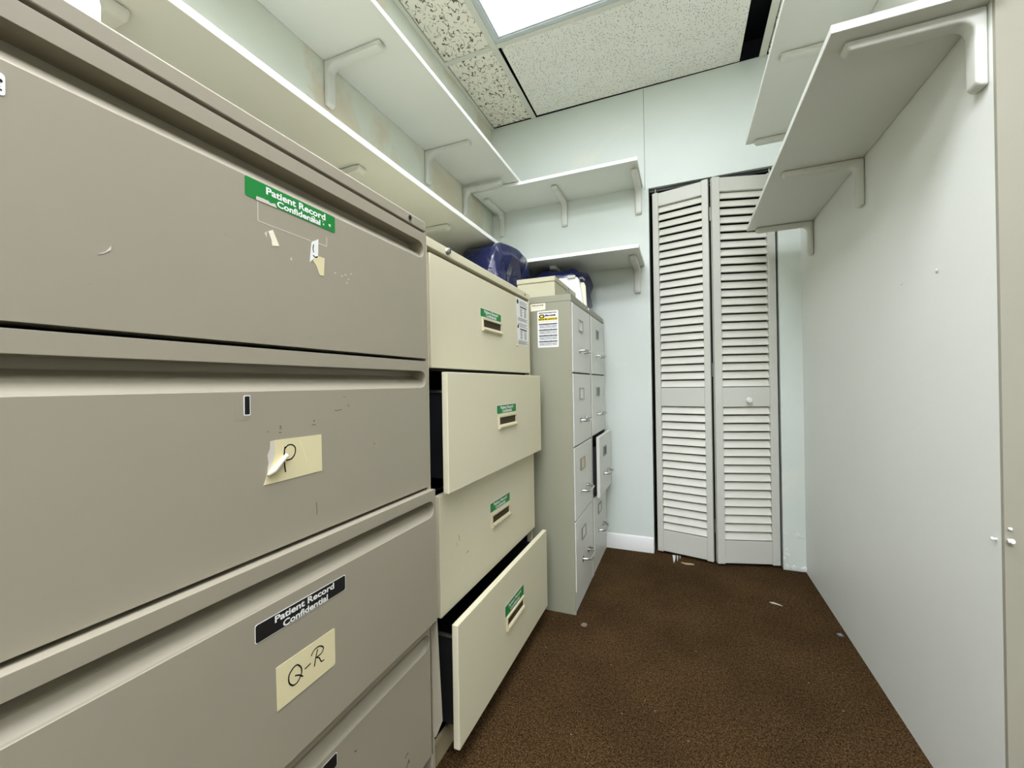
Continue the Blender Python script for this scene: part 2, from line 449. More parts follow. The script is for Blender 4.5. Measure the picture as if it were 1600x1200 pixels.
# ------------------------------------------------------------------ bifold louvred door
def bifold():
    door = empty('door_1', ((DX0+DX1)/2, YB, 0)); struct(door)
    def panel(A, B, sl, sr, knob):
        A, B = Vector((*A, 0)), Vector((*B, 0))
        d = (B-A); Wd = d.length; ang = math.atan2(d.y, d.x)
        T = Matrix.Translation(A) @ Matrix.Rotation(ang, 4, 'Z')
        th = 0.028
        mb = MB(); bx = lambda *a: mb.box(*a, M_door)
        bx(0, sl, 0, th, 0.012, 2.003); bx(Wd-sr, Wd, 0, th, 0.012, 2.003)
        for z0, z1 in ((0.016, 0.132), (0.818, 0.918), (1.928, 1.999)): bx(sl, Wd-sr, 0.003, th-0.003, z0, z1)
        p = mb.build('door_panel', bevel=0.002); p.parent = door
        p.matrix_parent_inverse = Matrix.Translation(-Vector(door.location)); p.matrix_basis = T
        def louv(z0, z1, n):
            lb = MB(); step = (z1-z0)/n
            for i in range(n):
                zc = z0+(i+0.5)*step
                ca, sa = math.cos(math.radians(62)), math.sin(math.radians(62))
                L, t = 0.0198, 0.0030
                # front-low to back-high slat profile in (y, z)
                yc = th/2
                pf = [(-L, -t), (L, -t), (L, t), (-L, t)]
                P = [(sl+0.0005, yc + a*ca - c*sa, zc + a*sa + c*ca) for a, c in pf]
                lb.prism(P, (Wd-sl-sr-0.001, 0, 0), M_slat)
            o = lb.build('louvers', bevel=0.0012); o.parent = p
            return o
        louv(0.918, 1.928, 24); louv(0.132, 0.818, 16)
        if knob:
            kb = MB(); kx = Wd*0.515; prof = [(0.0, 0.006), (-0.012, 0.006), (-0.016, 0.012), (-0.024, 0.015), (-0.031, 0.012), (-0.034, 0.004)]
            kb.tube([(kx, y, 0.852) for y, _ in prof], [q for _, q in prof], M_trim, 16)
            o = kb.build('knob', smooth=True); o.parent = p; o.location = (0, 0.003, 0)
        return p, T, Wd
    pL, TL, WL = panel((-0.142, 2.452), (0.136, 2.386), 0.031, 0.031, False)
    pR, TR, WR = panel((0.155, 2.375), (0.446, 2.456), 0.037, 0.037, True)
    for z in (1.82, 1.01, 0.20):
        h = MB()
        h.tube([(0.146, 2.394, z-0.035), (0.146, 2.394, z+0.035)], 0.004, M_steel, 8)
        h.box(0.1430, 0.1495, 2.398, 2.400, z-0.034, z+0.034, M_steel)
        o = h.build('hinge'); adopt(o, door)
    t = MB().box(DX0+0.004, DX1-0.004, YB+0.022, YB+0.050, 2.019, 2.034, M_tray)
    adopt(t.build('track'), door)
    pv = MB()
    pv.tube([(0.425, 2.462, 2.003), (0.425, 2.462, 2.030)], 0.004, M_steel, 8); pv.tube([(-0.125, 2.462, 2.003), (-0.125, 2.462, 2.030)], 0.004, M_steel, 8)
    adopt(pv.build('pivot_pin'), door)
M_door = paint('door_paint', srgb(206, 208, 196), srgb(198, 199, 186), 0.42, bump_s=0.1)
M_slat = paint('slat_paint', srgb(222, 222, 208), srgb(212, 212, 197), 0.42, mott=9, bump_s=0.1)
bifold()

# ------------------------------------------------------------------ shelves with moulded brackets
def bracket_mesh():
    """L bracket: wall plate at x=0 going down, arm along +x under z=0; 34 mm wide along y"""
    L, H, tv, th = 0.235, 0.152, 0.020, 0.020
    pr = [(0, 0), (L, 0), (L, -0.010), (L-0.010, -th)]
    R0 = 0.026
    for k in range(7):
        a = math.radians(90 + 90*k/6)
        pr.append((tv+R0+R0*math.cos(a), -th-R0+R0*math.sin(a)))
    pr += [(tv, -H+0.008), (tv-0.008, -H), (0, -H)]
    mb = MB(); w = 0.017
    mb.prism([(a, -w, c) for a, c in pr], (0, 2*w, 0), M_bracket)
    o = mb.build('bracket', bevel=0.0075, seg=3)
    for p in o.data.polygons: p.use_smooth = True
    return o.data, o
BR_ME, BR_O = bracket_mesh()
first = [BR_O]
def add_bracket(parent, loc, rz, L=0.235):
    if first: o = first.pop()
    else: o = BR_O.copy(); COL.objects.link(o)
    o.parent = parent
    o.matrix_parent_inverse = Matrix.Translation(-Vector(parent.location))
    o.location = loc; o.rotation_euler = (0, 0, rz); o.scale = (L/0.235, 1, 1)
    return o
def shelf(x0, x1, y0, y1, zb, label, brackets, thick=0.018, edge=None):
    e = empty('wall_shelf', ((x0+x1)/2, (y0+y1)/2, zb), label, 'shelf', 'white wall shelves')
    mb = MB().box(x0, x1, y0, y1, zb, zb+thick, M_shelf)
    mb.m = [0, 0, 0, 0, 0, 0]
    o = mb.build('board', bevel=0.0015)
    o.data.materials.append(edge or M_edge)
    for p in o.data.polygons:
        if abs(p.normal.z) < 0.5: p.material_index = 1
    adopt(o, e)
    for b_ in brackets: add_bracket(e, *b_)
    return e
H90 = math.pi/2
e_ul = shelf(XL+0.001, -0.816, 0.10, YB-0.002, 2.067, 'long white shelf highest on the left wall over the filing cabinets',
      [((XL+0.001, 0.50, 2.0665), 0), ((XL+0.001, 1.091, 2.0665), 0), ((XL+0.001, 1.690, 2.0665), 0), ((XL+0.001, 2.058, 2.0465), 0)])
e_ll = shelf(XL+0.001, -0.790, 0.10, YB-0.002, 1.605, 'long white shelf low on the left wall just above the cabinet tops',
      [((XL+0.001, 0.40, 1.6045), 0, 0.25), ((XL+0.001, 0.975, 1.6045), 0, 0.25), ((XL+0.001, 1.470, 1.6045), 0, 0.25)])
e_ub = shelf(XL+0.018, -0.190, 2.134, YB-0.001, 2.047, 'short white shelf high on the back wall left of the louvred door',
      [((-1.05, YB-0.001, 2.0465), -H90), ((-0.640, YB-0.001, 2.0465), -H90), ((-0.214, YB-0.001, 2.0465), -H90)])
e_lb = shelf(-0.7885, -0.186, 2.100, YB-0.001, 1.605, 'short white shelf on the back wall over the navy bags',
      [((-0.655, YB-0.001, 1.6045), -H90), ((-0.226, YB-0.001, 1.6045), -H90)])
e_lr = shelf(0.294, XR-0.001, YW-0.028, 2.262, 1.662, 'white shelf on the right wall nearest the viewer, lower of the two',
      [((XR-0.001, YW+0.025, 1.6615), math.pi, 0.222), ((XR-0.001, 1.680, 1.6615), math.pi, 0.222), ((XR-0.001, 2.240, 1.6615), math.pi, 0.222)], edge=M_shelf)
e_ur = shelf(0.294, XR-0.001, YW-0.028, 2.250, 2.067, 'white shelf high on the right wall, upper of the two',
      [((XR-0.001, YW+0.025, 2.0665), math.pi, 0.222), ((XR-0.001, 1.680, 2.0665), math.pi, 0.222), ((XR-0.001, 2.226, 2.0665), math.pi, 0.222)], edge=M_shelf)

# ------------------------------------------------------------------ grey lateral cabinet
def recess_front(x, y0, y1, z0, z1, ry0, ry1, rz0, rz1, depth, mat, back=0.012):
    """drawer front facing +X with a full-width hollow pull: rounded ends, steep top, sloping floor"""
    mb = MB(); h = rz1-rz0; rad = h*0.46
    N = 16
    rows = []
    for i in range(N+1):
        t = i/N; z = rz0+h*t
        dz = max(0, abs(z-(rz0+rz1)/2)-(h/2-rad))
        ins = rad-math.sqrt(max(0, rad*rad-dz*dz))
        if t < 0.5: ins *= 1.0
        d = h*t if t < 0.45 else min(depth, h*0.45+(depth-h*0.45)*min(1, (t-0.45)/0.25))
        if i == 0: d = 0.0008
        rows.append((z, ry0+ins, ry1-ins, d))
    for (za, la, ra, da), (zb, lb, rb, db) in zip(rows, rows[1:]):
        mb.face([(x, y0, za), (x, la, za), (x, lb, zb), (x, y0, zb)], mat)
        mb.face([(x, ra, za), (x, y1, za), (x, y1, zb), (x, rb, zb)], mat)
        mb.face([(x-da, la, za), (x-da, ra, za), (x-db, rb, zb), (x-db, lb, zb)], mat)
        mb.face([(x, la, za), (x-da, la, za), (x-db, lb, zb), (x, lb, zb)], mat)
        mb.face([(x, ra, za), (x-da, ra, za), (x-db, rb, zb), (x, rb, zb)], mat)
    z, l, rr, d = rows[-1]
    mb.face([(x, l, z), (x, rr, z), (x-d, rr, z), (x-d, l, z)], mat)
    mb.face([(x, y0, rz1), (x, l, rz1), (x, rr, rz1), (x, y1, rz1), (x, y1, z1), (x, y0, z1)], mat)
    z, l, rr, d = rows[0]
    mb.face([(x, l, z), (x, rr, z), (x-d, rr, z), (x-d, l, z)], mat)
    mb.face([(x, y0, z0), (x, y1, z0), (x, y1, rz0), (x, rr, rz0), (x, l, rz0), (x, y0, rz0)], mat)
    xb = x-depth-0.006
    mb.face([(x, y0, z1), (x, y1, z1), (xb, y1, z1), (xb, y0, z1)], mat)
    mb.face([(x, y0, z0), (x, y1, z0), (xb, y1, z0), (xb, y0, z0)], mat)
    for yy in (y0, y1):
        mb.face([(x, yy, z0)] + [(x, yy, q[0]) for q in rows] + [(x, yy, z1), (xb, yy, z1), (xb, yy, z0)], mat)
    mb.face([(xb, y0, z0), (xb, y1, z0), (xb, y1, z1), (xb, y0, z1)], mat)
    return mb

def label_mesh(x, y0, y1, z0, z1, bg, lines, border=None, rad=0.003, tsize=0.0125, bold=0.0004, squeeze=1.0, tcol=None, dy=0.0):
    mb = MB()
    if border:
        mb.prism(onx(x, rrect(y0-0.0009, y1+0.0009, z0-0.0009, z1+0.0009, rad)), (0.00025, 0, 0), border)
        x += 0.0002
    mb.prism(onx(x, rrect(y0, y1, z0, z1, rad)), (0.0003, 0, 0), bg)
    for i, (s, zf) in enumerate(lines):
        me = text_mesh(s, tsize, bold, squeeze)
        mb.merge_mesh(me, tcol or M_white, Matrix.Translation((x+0.0005, (y0+y1)/2+dy, z0+(z1-z0)*zf)) @ FX)
    return mb

GX = -0.535
GY0, GY1 = -0.114, 0.801
cab = empty('filing_cabinet', ((XL+GX)/2, (GY0+GY1)/2, 0), 'wide grey lateral filing cabinet nearest the viewer, drawers marked P and Q-R', 'filing cabinet')
b = MB()
xb = -1.10; xi = GX-0.060
b.box(xb, GX-0.001, GY0, GY0+0.012, 0.0, 1.300, M_gray); b.box(xb, GX-0.001, GY1-0.006, GY1+0.004, 0.06, 1.300, M_gray)
b.box(xb, xb+0.01, GY0+0.012, GY1-0.006, 0.0, 1.300, M_gray)
b.box(xb, xi, GY0+0.012, GY1-0.006, 0.06, 0.075, M_gray)
b.box(xi-0.02, xi-0.01, GY0+0.012, GY1-0.006, 0.075, 1.298, M_dark)
b.box(xb+0.05, GX-0.065, GY0+0.01, GY1-0.01, 0.0, 0.06, M_dark)
adopt(b.build('body', bevel=0.001), cab)
b = MB()
prof = [(xb, 1.300), (GX, 1.300), (GX, 1.3195), (GX-0.002, 1.3225), (GX-0.006, 1.3240), (xb, 1.3240)]
b.prism([(a, GY0, c) for a, c in prof], (0, GY1+0.002-GY0, 0), M_gray)
adopt(b.build('top', bevel=0.0015, smooth=False), cab)
b = MB().tube([(GX-0.004, 0.742, 1.311), (GX+0.0012, 0.742, 1.311)], 0.0062, M_steel, 16).tube([(GX, 0.742, 1.311), (GX+0.0016, 0.742, 1.311)], 0.0048, M_black, 16)
adopt(b.build('lock', smooth=True), cab)

def gray_drawer(z0, z1, x, y1=GY1-0.002):
    rz1 = z1-0.022; rz0 = rz1-0.037
    mb = recess_front(x, GY0+0.002, y1, z0, z1, GY0+0.012, y1-0.007, rz0, rz1, 0.036, M_gray)
    o = mb.build('drawer', bevel=0.0014, seg=2)
    return adopt(o, cab)
gd1 = gray_drawer(1.0115, 1.2945, GX)
gd2 = gray_drawer(0.7225, 1.0055, GX)
gd3 = gray_drawer(0.4215, 0.7165, GX+0.014, GY1+0.002)
gd4 = gray_drawer(0.118, 0.4185, GX-0.001)
def sub(o, parent):
    o.parent = parent; o.matrix_parent_inverse = Matrix.Translation(-Vector(parent.parent.location)) @ Matrix.Identity(4)
    # parent's own matrix_parent_inverse already cancels the Empty: keep world placement
    o.matrix_parent_inverse = Matrix.Identity(4)
    return o

# green label with the ragged second line
b = MB(); x = GX+0.0002
b.prism(onx(x, rrect(0.3780, 0.5330, 1.2085, 1.2350, 0.0025)), (0.0003, 0, 0), M_green)
me = text_mesh('Patient Record', 0.0138, 0.00041, 1.26)
b.merge_mesh(me, M_white, Matrix.Translation((x+0.0005, 0.4605, 1.2265)) @ FX)
me = text_mesh('Confidential', 0.0122, 0.00037, 1.30)
b.merge_mesh(me, M_white, Matrix.Translation((x+0.0005, 0.4640, 1.2145)) @ FX)
# torn strip along the lower edge where the cabinet and paper show
torn = [(0.3935, 1.2083)]
rnd = random.Random(5)
for i in range(9):
    torn.append((0.394+i*0.0035, 1.2115+rnd.uniform(0, 0.0025)))
torn += [(0.425, 1.2083)]
b.prism(onx(x+0.0001, torn), (0.0004, 0, 0), M_tape)
for i in range(12):
    yy = rnd.uniform(0.478, 0.522); zz = rnd.uniform(1.2105, 1.219); w = rnd.uniform(0.001, 0.004)
    b.box(x+0.0003, x+0.00058, yy, yy+w, zz, zz+rnd.uniform(0.001, 0.003), M_white if i % 3 else M_tape)
o = sub(b.build('confidential_label'), gd1); o['label'] = 'green Patient Record Confidential label, lower edge torn'
# peeling label remnants below it
b = MB(); x = GX+0.0002
b.prism(onx(x, [(0.411, 1.171), (0.414, 1.1725), (0.418, 1.175), (0.423, 1.165), (0.428, 1.155), (0.417, 1.152), (0.416, 1.160)]), (0.0004, 0, 0), M_note_back)
sub(b.build('torn_label_remnant'), gd1); b = MB()
b.prism(onx(x, [(0.485, 1.179), (0.498, 1.187), (0.497, 1.160), (0.4915, 1.156), (0.481, 1.146), (0.483, 1.165)]), (0.0004, 0, 0), M_white)
b.prism(onx(x, [(0.4915, 1.156), (0.497, 1.160), (0.510, 1.160), (0.508, 1.131), (0.500, 1.130), (0.493, 1.144), (0.487, 1.150)]), (0.0004, 0, 0), M_note)
stroke(b, x+0.0006, [(0.4885, 1.176), (0.487, 1.169), (0.4885, 1.163)], 0.0012, M_black)
stroke(b, x+0.0006, [(0.487, 1.1585), (0.492, 1.1565), (0.496, 1.159)], 0.0014, M_black)
for (a, c), (d, e) in (((0.396, 1.207), (0.396, 1.180)), ((0.396, 1.180), (0.483, 1.180)), ((0.490, 1.181), (0.515, 1.181)), ((0.515, 1.181), (0.515, 1.196))):
    marks(gd1, x+0.0001, (([(a, c), ((a+d)/2, (c+e)/2), (d, e)], 0.0012),), M_tape, 'tape_edge')
sub(b.build('torn_label_remnant'), gd1)
for poly in ([(0.405, 1.166), (0.409, 1.170), (0.4085, 1.161)], [(0.446, 1.141), (0.4485, 1.145), (0.449, 1.139)], [(0.226, 1.086), (0.232, 1.090), (0.237, 1.0975), (0.2365, 1.093), (0.231, 1.088)]):
    sub(MB().prism(onx(x, poly), (0.0003, 0, 0), M_tape).build('tape_flake'), gd1)
for yy, zz in ((0.545, 1.139), (0.553, 1.143), (0.560, 1.137), (0.566, 1.148), (0.556, 1.130), (0.530, 1.141)):
    sub(MB().box(x, x+0.0002, yy, yy+0.004, zz, zz+0.0015, M_tape).build('tape_flake'), gd1)
# white sticker at the far left
b = MB(); x = GX+0.0002
b.prism(onx(x, rrect(0.100, 0.1665, 1.204, 1.2235, 0.003)), (0.0003, 0, 0), M_white)
b.prism(onx(x+0.0003, rrect(0.161, 0.1650, 1.215, 1.2178, 0.0012)), (0.0002, 0, 0), M_black)
stroke(b, x+0.0006, [(0.160, 1.2105), (0.163, 1.2115), (0.162, 1.209), (0.1645, 1.2085)], 0.0009, M_black)
o = sub(b.build('white_sticker'), gd1); o['label'] = 'white sticker with black marks'

# drawer P
x = GX+0.0002
b = MB()
b.prism(onx(x, [(0.415, 0.8768), (0.498, 0.8755), (0.4985, 0.8178), (0.3985, 0.8168), (0.4035, 0.830), (0.4125, 0.846), (0.4160, 0.858)]), (0.0005, 0, 0), M_note)
b.prism(onx(x+0.0002, [(0.409, 0.8762), (0.416, 0.8768), (0.4175, 0.866), (0.4150, 0.856), (0.4165, 0.848), (0.4035, 0.831), (0.4060, 0.846), (0.4045, 0.857), (0.4085, 0.866)]), (0.0003, 0, 0), M_tape)
xx = x+0.0007
stroke(b, xx, [(0.4325, 0.8285), (0.4312, 0.836), (0.4305, 0.846), (0.4308, 0.858), (0.4322, 0.8655)], 0.0017, M_black)
stroke(b, xx, [(0.4322, 0.863), (0.4370, 0.8668), (0.4440, 0.8665), (0.4492, 0.8610), (0.4480, 0.8520), (0.4420, 0.8462), (0.4335, 0.8455)], 0.0015, M_black)
stroke(b, xx-0.0001, [(0.457, 0.872), (0.462, 0.860), (0.470, 0.838)], 0.0006, M_note_back)
o = sub(b.build('name_card'), gd2); o['label'] = 'cream card marked P, left edge peeling'
# curled flap of the card
b = MB(); n = 10
tip, base = Vector((0.4335, 0.8535)), Vector((0.4030, 0.8290))
ax = (tip-base)
prev = None
for i in range(9):
    t = i/8; c = base+ax*t; rad = 0.0052*(1-0.45*t) * (0.35+0.65*min(1, t*4))
    pn = Vector((-ax.y, ax.x)).normalized()
    ring = []
    for k in range(n+1):
        a = math.radians(-70+250*k/n)
        q = c+pn*rad*math.cos(a)
        ring.append((GX+0.0006+rad*0.9+rad*0.9*math.sin(a), q.x, q.y))
    if prev:
        for k in range(n): b.face([prev[k], prev[k+1], ring[k+1], ring[k]], M_note_back)
    prev = ring
o = b.build('curled_flap', smooth=True, angle=80); sub(o, gd2)
md = o.modifiers.new('solid', 'SOLIDIFY'); md.thickness = 0.0003
b = MB()
b.prism(onx(x, rrect(0.361, 0.3795, 0.909, 0.945, 0.002)), (0.0001, 0, 0), M_gray)
b.prism(onx(x+0.0001, rrect(0.3720, 0.3812, 0.9145, 0.9415, 0.0015)), (0.0003, 0, 0), M_white)
b.prism(onx(x+0.0004, rrect(0.3732, 0.3800, 0.9160, 0.9402, 0.0010)), (0.0002, 0, 0), M_black)
sub(b.build('label_scrap'), gd2)
marks(gd2, x, (([(0.526, 0.912), (0.534, 0.9115), (0.542, 0.9125)], 0.0010), ([(0.556, 0.920), (0.559, 0.9165)], 0.0012), ([(0.546, 0.934), (0.551, 0.9335)], 0.0008),
               ([(0.424, 0.8965), (0.427, 0.895), (0.4245, 0.893), (0.4275, 0.8915)], 0.0010), ([(0.423, 0.887), (0.427, 0.8865)], 0.0012), ([(0.4835, 0.8985), (0.4860, 0.898)], 0.0020),
               ([(0.480, 0.8915), (0.484, 0.8925), (0.488, 0.8912)], 0.0010), ([(0.4865, 0.770), (0.4875, 0.760), (0.4872, 0.751)], 0.0012), ([(0.405, 0.890), (0.408, 0.8895)], 0.0008),
               ([(0.620, 0.846), (0.622, 0.842)], 0.0012)), M_scuff)


# drawer Q-R (front stands 14 mm proud)
x = GX+0.014+0.0002
b = label_mesh(x, 0.3735, 0.5290, 0.6165, 0.6400, M_blackl, [], border=M_white, rad=0.003)
me = text_mesh('Patient Record', 0.0128, 0.00038, 1.36); b.merge_mesh(me, M_white, Matrix.Translation((x+0.0008, 0.4530, 0.6335)) @ FX)
me = text_mesh('Confidential', 0.0125, 0.00038, 1.30); b.merge_mesh(me, M_white, Matrix.Translation((x+0.0008, 0.4530, 0.6212)) @ FX)
o = sub(b.build('confidential_label'), gd3); o['label'] = 'black Patient Record Confidential label'
b = MB()
S = lambda pts: [((a-0.467)*0.974+0.4555, (c-0.528)*0.974+0.5370) for a, c in pts]
b.prism(onx(x, S([(0.412, 0.559), (0.5165, 0.558), (0.5185, 0.556), (0.5185, 0.500), (0.516, 0.498), (0.413, 0.497)])), (0.0005, 0, 0), M_note)
xx = x+0.0007
stroke(b, xx, S([(0.452, 0.536), (0.446, 0.5425), (0.438, 0.5415), (0.432, 0.535), (0.4325, 0.5245), (0.439, 0.5170), (0.447, 0.5175), (0.4535, 0.526), (0.4525, 0.536)]), 0.0016, M_black)
stroke(b, xx, S([(0.442, 0.529), (0.449, 0.5255), (0.456, 0.519)]), 0.0014, M_black)
stroke(b, xx, S([(0.459, 0.528), (0.4645, 0.5288), (0.470, 0.5298)]), 0.0014, M_black)
stroke(b, xx, S([(0.477, 0.5205), (0.479, 0.531), (0.4835, 0.5435)]), 0.0014, M_black)
stroke(b, xx, S([(0.471, 0.5400), (0.477, 0.5460), (0.487, 0.5462), (0.4945, 0.5395), (0.4905, 0.5330), (0.481, 0.5322), (0.4860, 0.5285), (0.4900, 0.5205), (0.4960, 0.5195)]), 0.0014, M_black)
o = sub(b.build('name_card'), gd3); o['label'] = 'cream card marked Q-R'
# lowest drawer: black label partly in frame, bent side flange
x = GX-0.001+0.0002
b = label_mesh(x, 0.372, 0.5205, 0.3290, 0.3500, M_blackl, [], border=M_white)
me = text_mesh('Patient Record', 0.0115, 0.00034, 1.36); b.merge_mesh(me, M_white, Matrix.Translation((x+0.0008, 0.446, 0.3440)) @ FX)
me = text_mesh('Confidential', 0.0115, 0.00034, 1.30); b.merge_mesh(me, M_white, Matrix.Translation((x+0.0008, 0.446, 0.3345)) @ FX)
o = sub(b.build('confidential_label'), gd4); o['label'] = 'black Patient Record Confidential label'
marks(gd4, x, (([(0.700, 0.190), (0.706, 0.193), (0.710, 0.192)], 0.0022), ([(0.700, 0.166), (0.706, 0.170), (0.711, 0.177), (0.712, 0.170)], 0.0026), ([(0.560, 0.318), (0.566, 0.316)], 0.002)), M_scuff)

b = MB()
b.prism([(GX-0.006, 0.8045, 0.4150), (-0.5235, 0.8045, 0.4220), (-0.5130, 0.8045, 0.1930), (-0.5300, 0.8045, 0.1530), (GX-0.006, 0.8045, 0.1450)], (0, 0.0022, 0), M_gray)
adopt(b.build('side_flange', bevel=0.0008), cab)

# sheet of paper standing on the grey cabinet's top
b = MB()
pts = [(0.060, 1.3243), (0.236, 1.3243), (0.239, 1.350), (0.234, 1.395), (0.056, 1.400)]
b.prism([(-0.545-0.02*(c-1.32)/0.08, a, c) for a, c in pts], (-0.0006, 0, 0), M_white)
for i in range(5):
    stroke(b, -0.5443, [(0.205-0.01*i, 1.3285), (0.209-0.01*i, 1.331), (0.2065-0.01*i, 1.334)], 0.0012, M_black)
    stroke(b, -0.5468, [(0.150+0.012*i, 1.340), (0.156+0.012*i, 1.343), (0.153+0.012*i, 1.348)], 0.0013, M_black)
o = b.build('paper_sheet'); tag(o, 'white paper with black writing standing on the grey cabinet top', 'paper')

# ------------------------------------------------------------------ beige lateral cabinet
BX = -0.580; BY0, BY1 = 0.856, 1.614
cab = empty('filing_cabinet', ((XL+BX)/2, (BY0+BY1)/2, 0), 'beige lateral filing cabinet with two drawers pulled out, green labels', 'filing cabinet')
b = MB(); xb = -1.095
b.box(xb, BX, BY0, BY0+0.018, 0.0, 1.296, M_beige); b.box(xb, BX, BY1-0.010, BY1, 0.0, 1.296, M_beige)
b.box(xb, xb+0.01, BY0+0.018, BY1-0.010, 0, 1.296, M_beige)
b.box(xb+0.01, BX-0.03, BY0+0.018, BY1-0.010, 0.058, 0.064, M_dark)
b.box(BX-0.012, BX-0.002, BY0+0.018, BY1-0.010, 0.0, 0.058, M_edge_beige)
b.box(xb+0.011, BX-0.020, BY0+0.019, BY0+0.021, 0.064, 1.292, M_dark); b.box(xb+0.011, BX-0.020, BY1-0.013, BY1-0.011, 0.064, 1.292, M_dark)
b.box(xb+0.011, xb+0.013, BY0+0.02, BY1-0.014, 0.064, 1.292, M_dark)
for z in (0.992, 0.676, 0.366): b.box(BX-0.40, BX-0.022, BY0+0.0215, BY1-0.0135, z-0.003, z+0.003, M_dark)
adopt(b.build('body', bevel=0.001), cab)
b = MB().box(xb, BX+0.002, BY0-0.001, BY1+0.001, 1.2965, 1.3205, M_beige)
adopt(b.build('top', bevel=0.002), cab)
b = MB()
b.tube([(BX, 0.965, 1.309), (BX+0.010, 0.965, 1.309)], 0.0085, M_steel, 18).tube([(BX+0.010, 0.965, 1.309), (BX+0.012, 0.965, 1.309)], [0.0085, 0.006], M_steel, 18)
b.box(BX+0.0122, BX+0.0126, 0.964, 0.966, 1.305, 1.313, M_black)
adopt(b.build('lock', smooth=True), cab)
b = MB().tube([(BX, 1.560, 1.309), (BX+0.0024, 1.560, 1.309)], 0.0045, M_black, 14)
adopt(b.build('plug', smooth=True), cab)

def pull_mb(x, yc, zc, w=0.148, h=0.042):
    """moulded cup pull: frame, flat dark sheet as the shaded hollow, rounded lower lip"""
    mb = MB()
    y0, y1, z0, z1 = yc-w/2, yc+w/2, zc-h/2, zc+h/2
    fr = 0.006
    mb.box(x, x+0.004, y0, y1, z1-fr, z1, M_ivory); mb.box(x, x+0.004, y0, y0+fr, z0, z1-fr, M_ivory); mb.box(x, x+0.004, y1-fr, y1, z0, z1-fr, M_ivory)
    mb.box(x+0.0001, x+0.0004, y0+fr, y1-fr, z0, z1-fr, M_pullin)  # flat sheet, dark colour stands in for shade inside the cup
    pf = [(x+0.0004, z0+0.013), (x+0.002, z0+0.0135), (x+0.005, z0+0.012), (x+0.007, z0+0.008), (x+0.0075, z0+0.004), (x+0.005, z0), (x, z0)]
    mb.prism([(a, y0+fr*0.5, c) for a, c in pf], (0, w-fr, 0), M_ivory)
    return mb
M_pullin = new_mat('pull_hollow_shade', srgb(62, 54, 30), 0.6, 0.2)
def beige_drawer(x, y0, y1, z0, z1, pz, lz0, lz1, lc, open_to, pc):
    mb = MB()
    mb.box(x-0.017, x, y0, y1, z0, z1, M_beige)
    o = adopt(mb.build('drawer', bevel=0.0018), cab)
    if open_to > 0.0:
        t = MB(); xa, xe = x-0.0172, x-0.46
        t.box(xe, xa, y0+0.030, y0+0.033, z0+0.03, z1-0.045, M_tray); t.box(xe, xa, y1-0.033, y1-0.030, z0+0.03, z1-0.045, M_tray)
        t.box(xe, xa, y0+0.033, y1-0.033, z0+0.03, z0+0.034, M_tray); t.box(xe, xe+0.003, y0+0.033, y1-0.033, z0+0.034, z1-0.045, M_tray)
        t.box(xe, xa, y0+0.0265, y0+0.0295, z1-0.052, z1-0.046, M_steel)
        sub(t.build('tray'), o)
    sub(pull_mb(x, pc, pz).build('pull', bevel=0.001), o)
    lb = MB()
    lb.prism(onx(x+0.0002, rrect(lc-0.081, lc+0.081, lz0-0.0015, lz1+0.0015, 0.002)), (0.0002, 0, 0), M_white)
    lb.prism(onx(x+0.0004, rrect(lc-0.079, lc+0.079, lz0, lz1, 0.002)), (0.0002, 0, 0), M_green)
    me = text_mesh('Patient Record', 0.0135, 0.00040, 1.30); lb.merge_mesh(me, M_white, Matrix.Translation((x+0.0008, lc, lz0+(lz1-lz0)*0.70)) @ FX)
    me = text_mesh('Confidential', 0.0130, 0.00039, 1.25); lb.merge_mesh(me, M_white, Matrix.Translation((x+0.0008, lc, lz0+(lz1-lz0)*0.27)) @ FX)
    sub(lb.build('confidential_label'), o)
    return o
bd1 = beige_drawer(BX+0.001, 0.884, 1.602, 0.995, 1.2845, 1.142, 1.166, 1.191, 1.240, 0, 1.246)
bd2 = beige_drawer(-0.535, 0.886, 1.607, 0.683, 0.984, 0.832, 0.859, 0.885, 1.256, 1, 1.260)
bd3 = beige_drawer(-0.568, 0.893, 1.608, 0.366, 0.672, 0.516, 0.545, 0.573, 1.266, 0, 1.268)
bd4 = beige_drawer(-0.512, 0.878, 1.587, 0.066, 0.368, 0.212, 0.237, 0.270, 1.243, 1, 1.246)
# printed notice on the top drawer (two panels of small print)
b = MB(); x = BX+0.0012
ND = [(1.462, 1.284), (1.596, 1.284), (1.590, 1.106), (1.475, 1.110), (1.470, 1.197), (1.466, 1.215)]
b.prism(onx(x, ND[::-1]), (0.0004, 0, 0), M_white)
x += 0.0006
for zt, s_ in ((1.280, 1), (1.193, 1)):
    b.tube([(x, 1.478, zt-0.012), (x+0.0003, 1.478, zt-0.012)], 0.009, M_black, 16) if zt > 1.2 else b.prism(onx(x, [(1.472, zt-0.022), (1.482, zt-0.012), (1.490, zt-0.006), (1.486, zt-0.024), (1.478, zt-0.028)]), (0.0003, 0, 0), M_black)
    for i in range(3): b.box(x, x+0.0003, 1.497, 1.583-0.010*(i % 2), zt-0.007-0.006*i, zt-0.0055-0.006*i, M_print)
    b.box(x, x+0.0003, 1.503, 1.575, zt-0.031, zt-0.026, M_blackl)
    for i in range(8):
        b.box(x, x+0.0003, 1.506, 1.528-0.004*(i % 3), zt-0.037-0.004*i, zt-0.0355-0.004*i, M_print)
        b.box(x, x+0.0003, 1.548, 1.572-0.005*(i % 2), zt-0.037-0.004*i, zt-0.0355-0.004*i, M_print)
    for i in range(3): b.box(x, x+0.0003, 1.480, 1.586-0.012*(i % 2), zt-0.0735-0.0045*i, zt-0.072-0.0045*i, M_print)
o = sub(b.build('printed_notice'), bd1); o['label'] = 'white printed notice of two panels'
